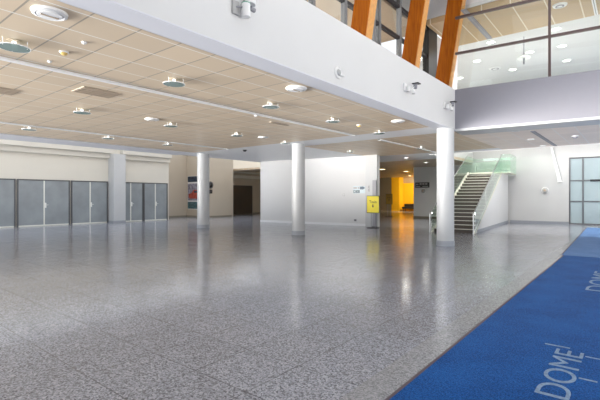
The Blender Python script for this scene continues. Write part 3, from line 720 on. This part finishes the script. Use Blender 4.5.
# ------------------------------------------------------------------ fixtures on the fascia (face at x = -4.7)
def twin_spot(y, z, label):
    t = thing('fascia_spotlight', label, 'spotlight', (-4.7, y, z), 0, 'twin spotlights on the white fascia')
    p = B(); rbox(p, 0, -.30, -.10, .04, -.16, .10, .008); obj('wall_plate', p, 'fix_white', t)
    p = B(); tube(p, (.03, -.22, 0), (.14, -.10, -.06), .014, n=10); tube(p, (.14, -.10, -.06), (.16, .12, .10), .014, n=10); obj('arm', p, 'fix_white', t)
    for a, b in (((.10, -.22, -.12), (.12, -.22, .02)), ((.18, -.06, -.16), (.16, -.05, -.04))):
        p = B(); tube(p, a, b, .05, .04, n=18); h = obj('lamp_head', p, 'fix_white', t, smooth=True)
        p = B(); tube(p, (a[0], a[1], a[2]-.008), a, .038, n=18); obj('lens', p, 'sign_text', h)
    p = B(); tube(p, (.16, .08, .02), (.16, .12, .13), .055, .05, n=18); obj('projector_body', p, 'fix_grey', t, smooth=True)
    p = B(); rbox(p, .08, .05, .135, .26, .24, .16, .006); obj('top_plate', p, 'dark_metal', t, label='dark top plate')
twin_spot(10.4, 4.47, 'small twin spotlight on the white fascia below the middle timber beam')
twin_spot(13.3, 4.5, 'small twin spotlight on the white fascia nearest the balcony corner')
t = thing('stage_spotlight', 'white stage spotlight with violet filter on the fascia at the top edge', 'spotlight', (-4.7, 4.36, 4.46))
p = B(); rbox(p, 0, -.22, -.14, .05, -.06, .12, .01); obj('wall_plate', p, 'sign_text', t)
p = B(); tube(p, (.04, -.14, 0), (.14, -.04, .0), .02, n=12); tube(p, (.14, -.02, -.1), (.14, -.02, .16), .02, n=12); obj('bracket', p, 'fix_grey', t)
p = B(); tube(p, (.15, .02, -.17), (.15, .02, .08), .085, .085, n=24); obj('lower_body', p, 'fix_white', t, smooth=True)
p = B(); tube(p, (.15, .02, .08), (.15, .02, .095), .088, n=24); obj('band', p, 'glass_edge', t)
p = B(); tube(p, (.15, .14, .11), (.15, .16, .26), .10, .10, n=24); h = obj('upper_body', p, 'fix_white', t, smooth=True)
p = B(); tube(p, (.15, .16, .26), (.15, .162, .29), .102, n=24); obj('filter', p, 'lens', h, label='violet filter')
p = B(); tube(p, (.15, .13, .04), (.15, .25, .03), .045, n=18); obj('side_lamp', p, 'fix_grey', t, smooth=True)
t.scale = (.78, .78, .78)
t = thing('fascia_speaker', 'round white speaker plate on the fascia left of the twin spotlights', 'speaker', (-4.7, 7.05, 4.13))
p = B(); lathe(p, [(0, 0), (.13, 0), (.13, .02), (.115, .035), (.105, .02), (0, .02)], 32, Rx); obj('ring', p, 'fix_white', t, smooth=True)
p = B(); lathe(p, [(0, .018), (.07, .018), (.05, .045), (0, .05)], 24, Rx); obj('cone', p, 'sign_text', t, smooth=True)
p = B(); tube(p, (.03, .05, -.05), (.09, .09, -.07), .028, n=14); obj('tweeter', p, 'fix_white', t)

# ------------------------------------------------------------------ lights: sky with added glows, lamps and fills
wd = bpy.data.worlds.new('World'); sc.world = wd; wd.use_nodes = True
nt = wd.node_tree; bg = nt.nodes['Background']
# pale sky all round; low in the southwest an added glow fills the hall
tc = nt.nodes.new('ShaderNodeTexCoord'); sp = nt.nodes.new('ShaderNodeSeparateXYZ'); nt.links.new(tc.outputs['Generated'], sp.inputs[0])
def clamp01(v):
    n = nt.nodes.new('ShaderNodeClamp'); nt.links.new(v, n.inputs[0]); return n.outputs[0]
low = clamp01(math_node(nt, 'MULTIPLY', sp.outputs[2], -40.0))
south = clamp01(math_node(nt, 'ADD', math_node(nt, 'MULTIPLY', sp.outputs[1], -1.6), .15))
west = clamp01(math_node(nt, 'ADD', math_node(nt, 'MULTIPLY', sp.outputs[0], -4.0), .05))
sw_fill = math_node(nt, 'MULTIPLY', math_node(nt, 'MULTIPLY', low, south), west)
east = math_node(nt, 'MULTIPLY', low, clamp01(math_node(nt, 'ADD', math_node(nt, 'MULTIPLY', sp.outputs[0], 2.0), -.7)))
high = clamp01(math_node(nt, 'MULTIPLY', sp.outputs[2], 40.0))
band = clamp01(math_node(nt, 'SUBTRACT', 1.5, math_node(nt, 'MULTIPLY', math_node(nt, 'ABSOLUTE', sp.outputs[2]), 4.6)))   # keeps the added glow near the horizon
sky_s = math_node(nt, 'MULTIPLY', math_node(nt, 'MULTIPLY', high, south), math_node(nt, 'MULTIPLY', band, west))
sw_fill = math_node(nt, 'MULTIPLY', sw_fill, band)
tot = math_node(nt, 'ADD', math_node(nt, 'MULTIPLY', sw_fill, SW_FILL), math_node(nt, 'MULTIPLY', east, EAST))
tot = math_node(nt, 'ADD', tot, math_node(nt, 'MULTIPLY', sky_s, SOUTH))
ground = clamp01(math_node(nt, 'ADD', sw_fill, east))
nt.links.new(mix_col(nt, ground, (.92, .955, 1.0), (1.0, .965, .91)), bg.inputs[0])
nt.links.new(math_node(nt, 'ADD', tot, SKY), bg.inputs[1])
def lamp(name, kind, loc, energy, color=(1, 1, 1), size=.3, rot=(0, 0, 0), spread=None):
    l = bpy.data.lights.new(name, kind); l.energy = energy; l.color = color
    if kind == 'AREA':
        l.shape = 'DISK'; l.size = size
    else: l.shadow_soft_size = size
    o = bpy.data.objects.new(name, l); COL.objects.link(o); o.location = loc; o.rotation_euler = rot
    return o
def down_spot(name, x, y, z, e, color, ang=150):
    o = lamp(name, 'SPOT', (x, y, z), e, color, .15); o.data.spot_size = R(ang); o.data.spot_blend = .6
for x in ():
    for y in (2.1, 4.7, 7.3, 9.9, 12.55):
        pass  # lamp('hall_lamp', 'POINT', (x, y, CH-.2), 26, (1, .93, .84), .12)
for y in (): lamp('aisle_lamp', 'POINT', (-22, y, 4.5), 70, (1, .92, .80), .2)
for x in (): lamp('soffit_lamp', 'POINT', (x, 16.6, CH-.3), 40, (1, .97, .92), .15)
lamp('corridor_lamp', 'AREA', (-17.5, 42.0, 3.75), 330, (1, .86, .55), .6, (R(38), 0, R(12)))
for x, y in ((-10.2, 22.3), (-10.6, 26.2)): down_spot('passage_fill', x, y, CH-.03, 150, (1, .95, .86), 168)  # fill added to brighten the wall left of the stairs
lamp('passage_fill', 'POINT', (-23.0, 28, 3.5), 25, (1, .85, .62), .2)
for x, y in ((-4.64, 18.3), (-2.34, 18.43), (-3.61, 20.63), (-2.41, 20.66), (-5.79, 20.43)): down_spot('upper_lamp', x, y, 7.95, 160, (1, .96, .9))
for x, y in ((-2.49, 22.99), (-4.78, 22.91), (-7.32, 22.77), (.5, 23)): down_spot('stairwell_lamp', x, y, 7.95, 500, (1, .97, .92))
for y in (6, 10, 13.5): lamp('upper_room_fill', 'POINT', (-8.6, y, 6.2), 85, (1, .93, .82), .2)  # points without fixtures, added to brighten the room behind the glazing

# ------------------------------------------------------------------ camera
cam = bpy.data.cameras.new('camera'); co = bpy.data.objects.new('camera', cam); COL.objects.link(co)
co.location = (0, 0, 1.6); co.rotation_euler = (PI/2, 0, R(38.91))
cam.sensor_width = 36; cam.lens = 415/600*36; cam.shift_y = -.005; cam.clip_end = 200
sc.camera = co
sc.view_settings.view_transform = 'Standard'; sc.view_settings.look = 'None'; sc.view_settings.gamma = 1; sc.view_settings.exposure = 0.3
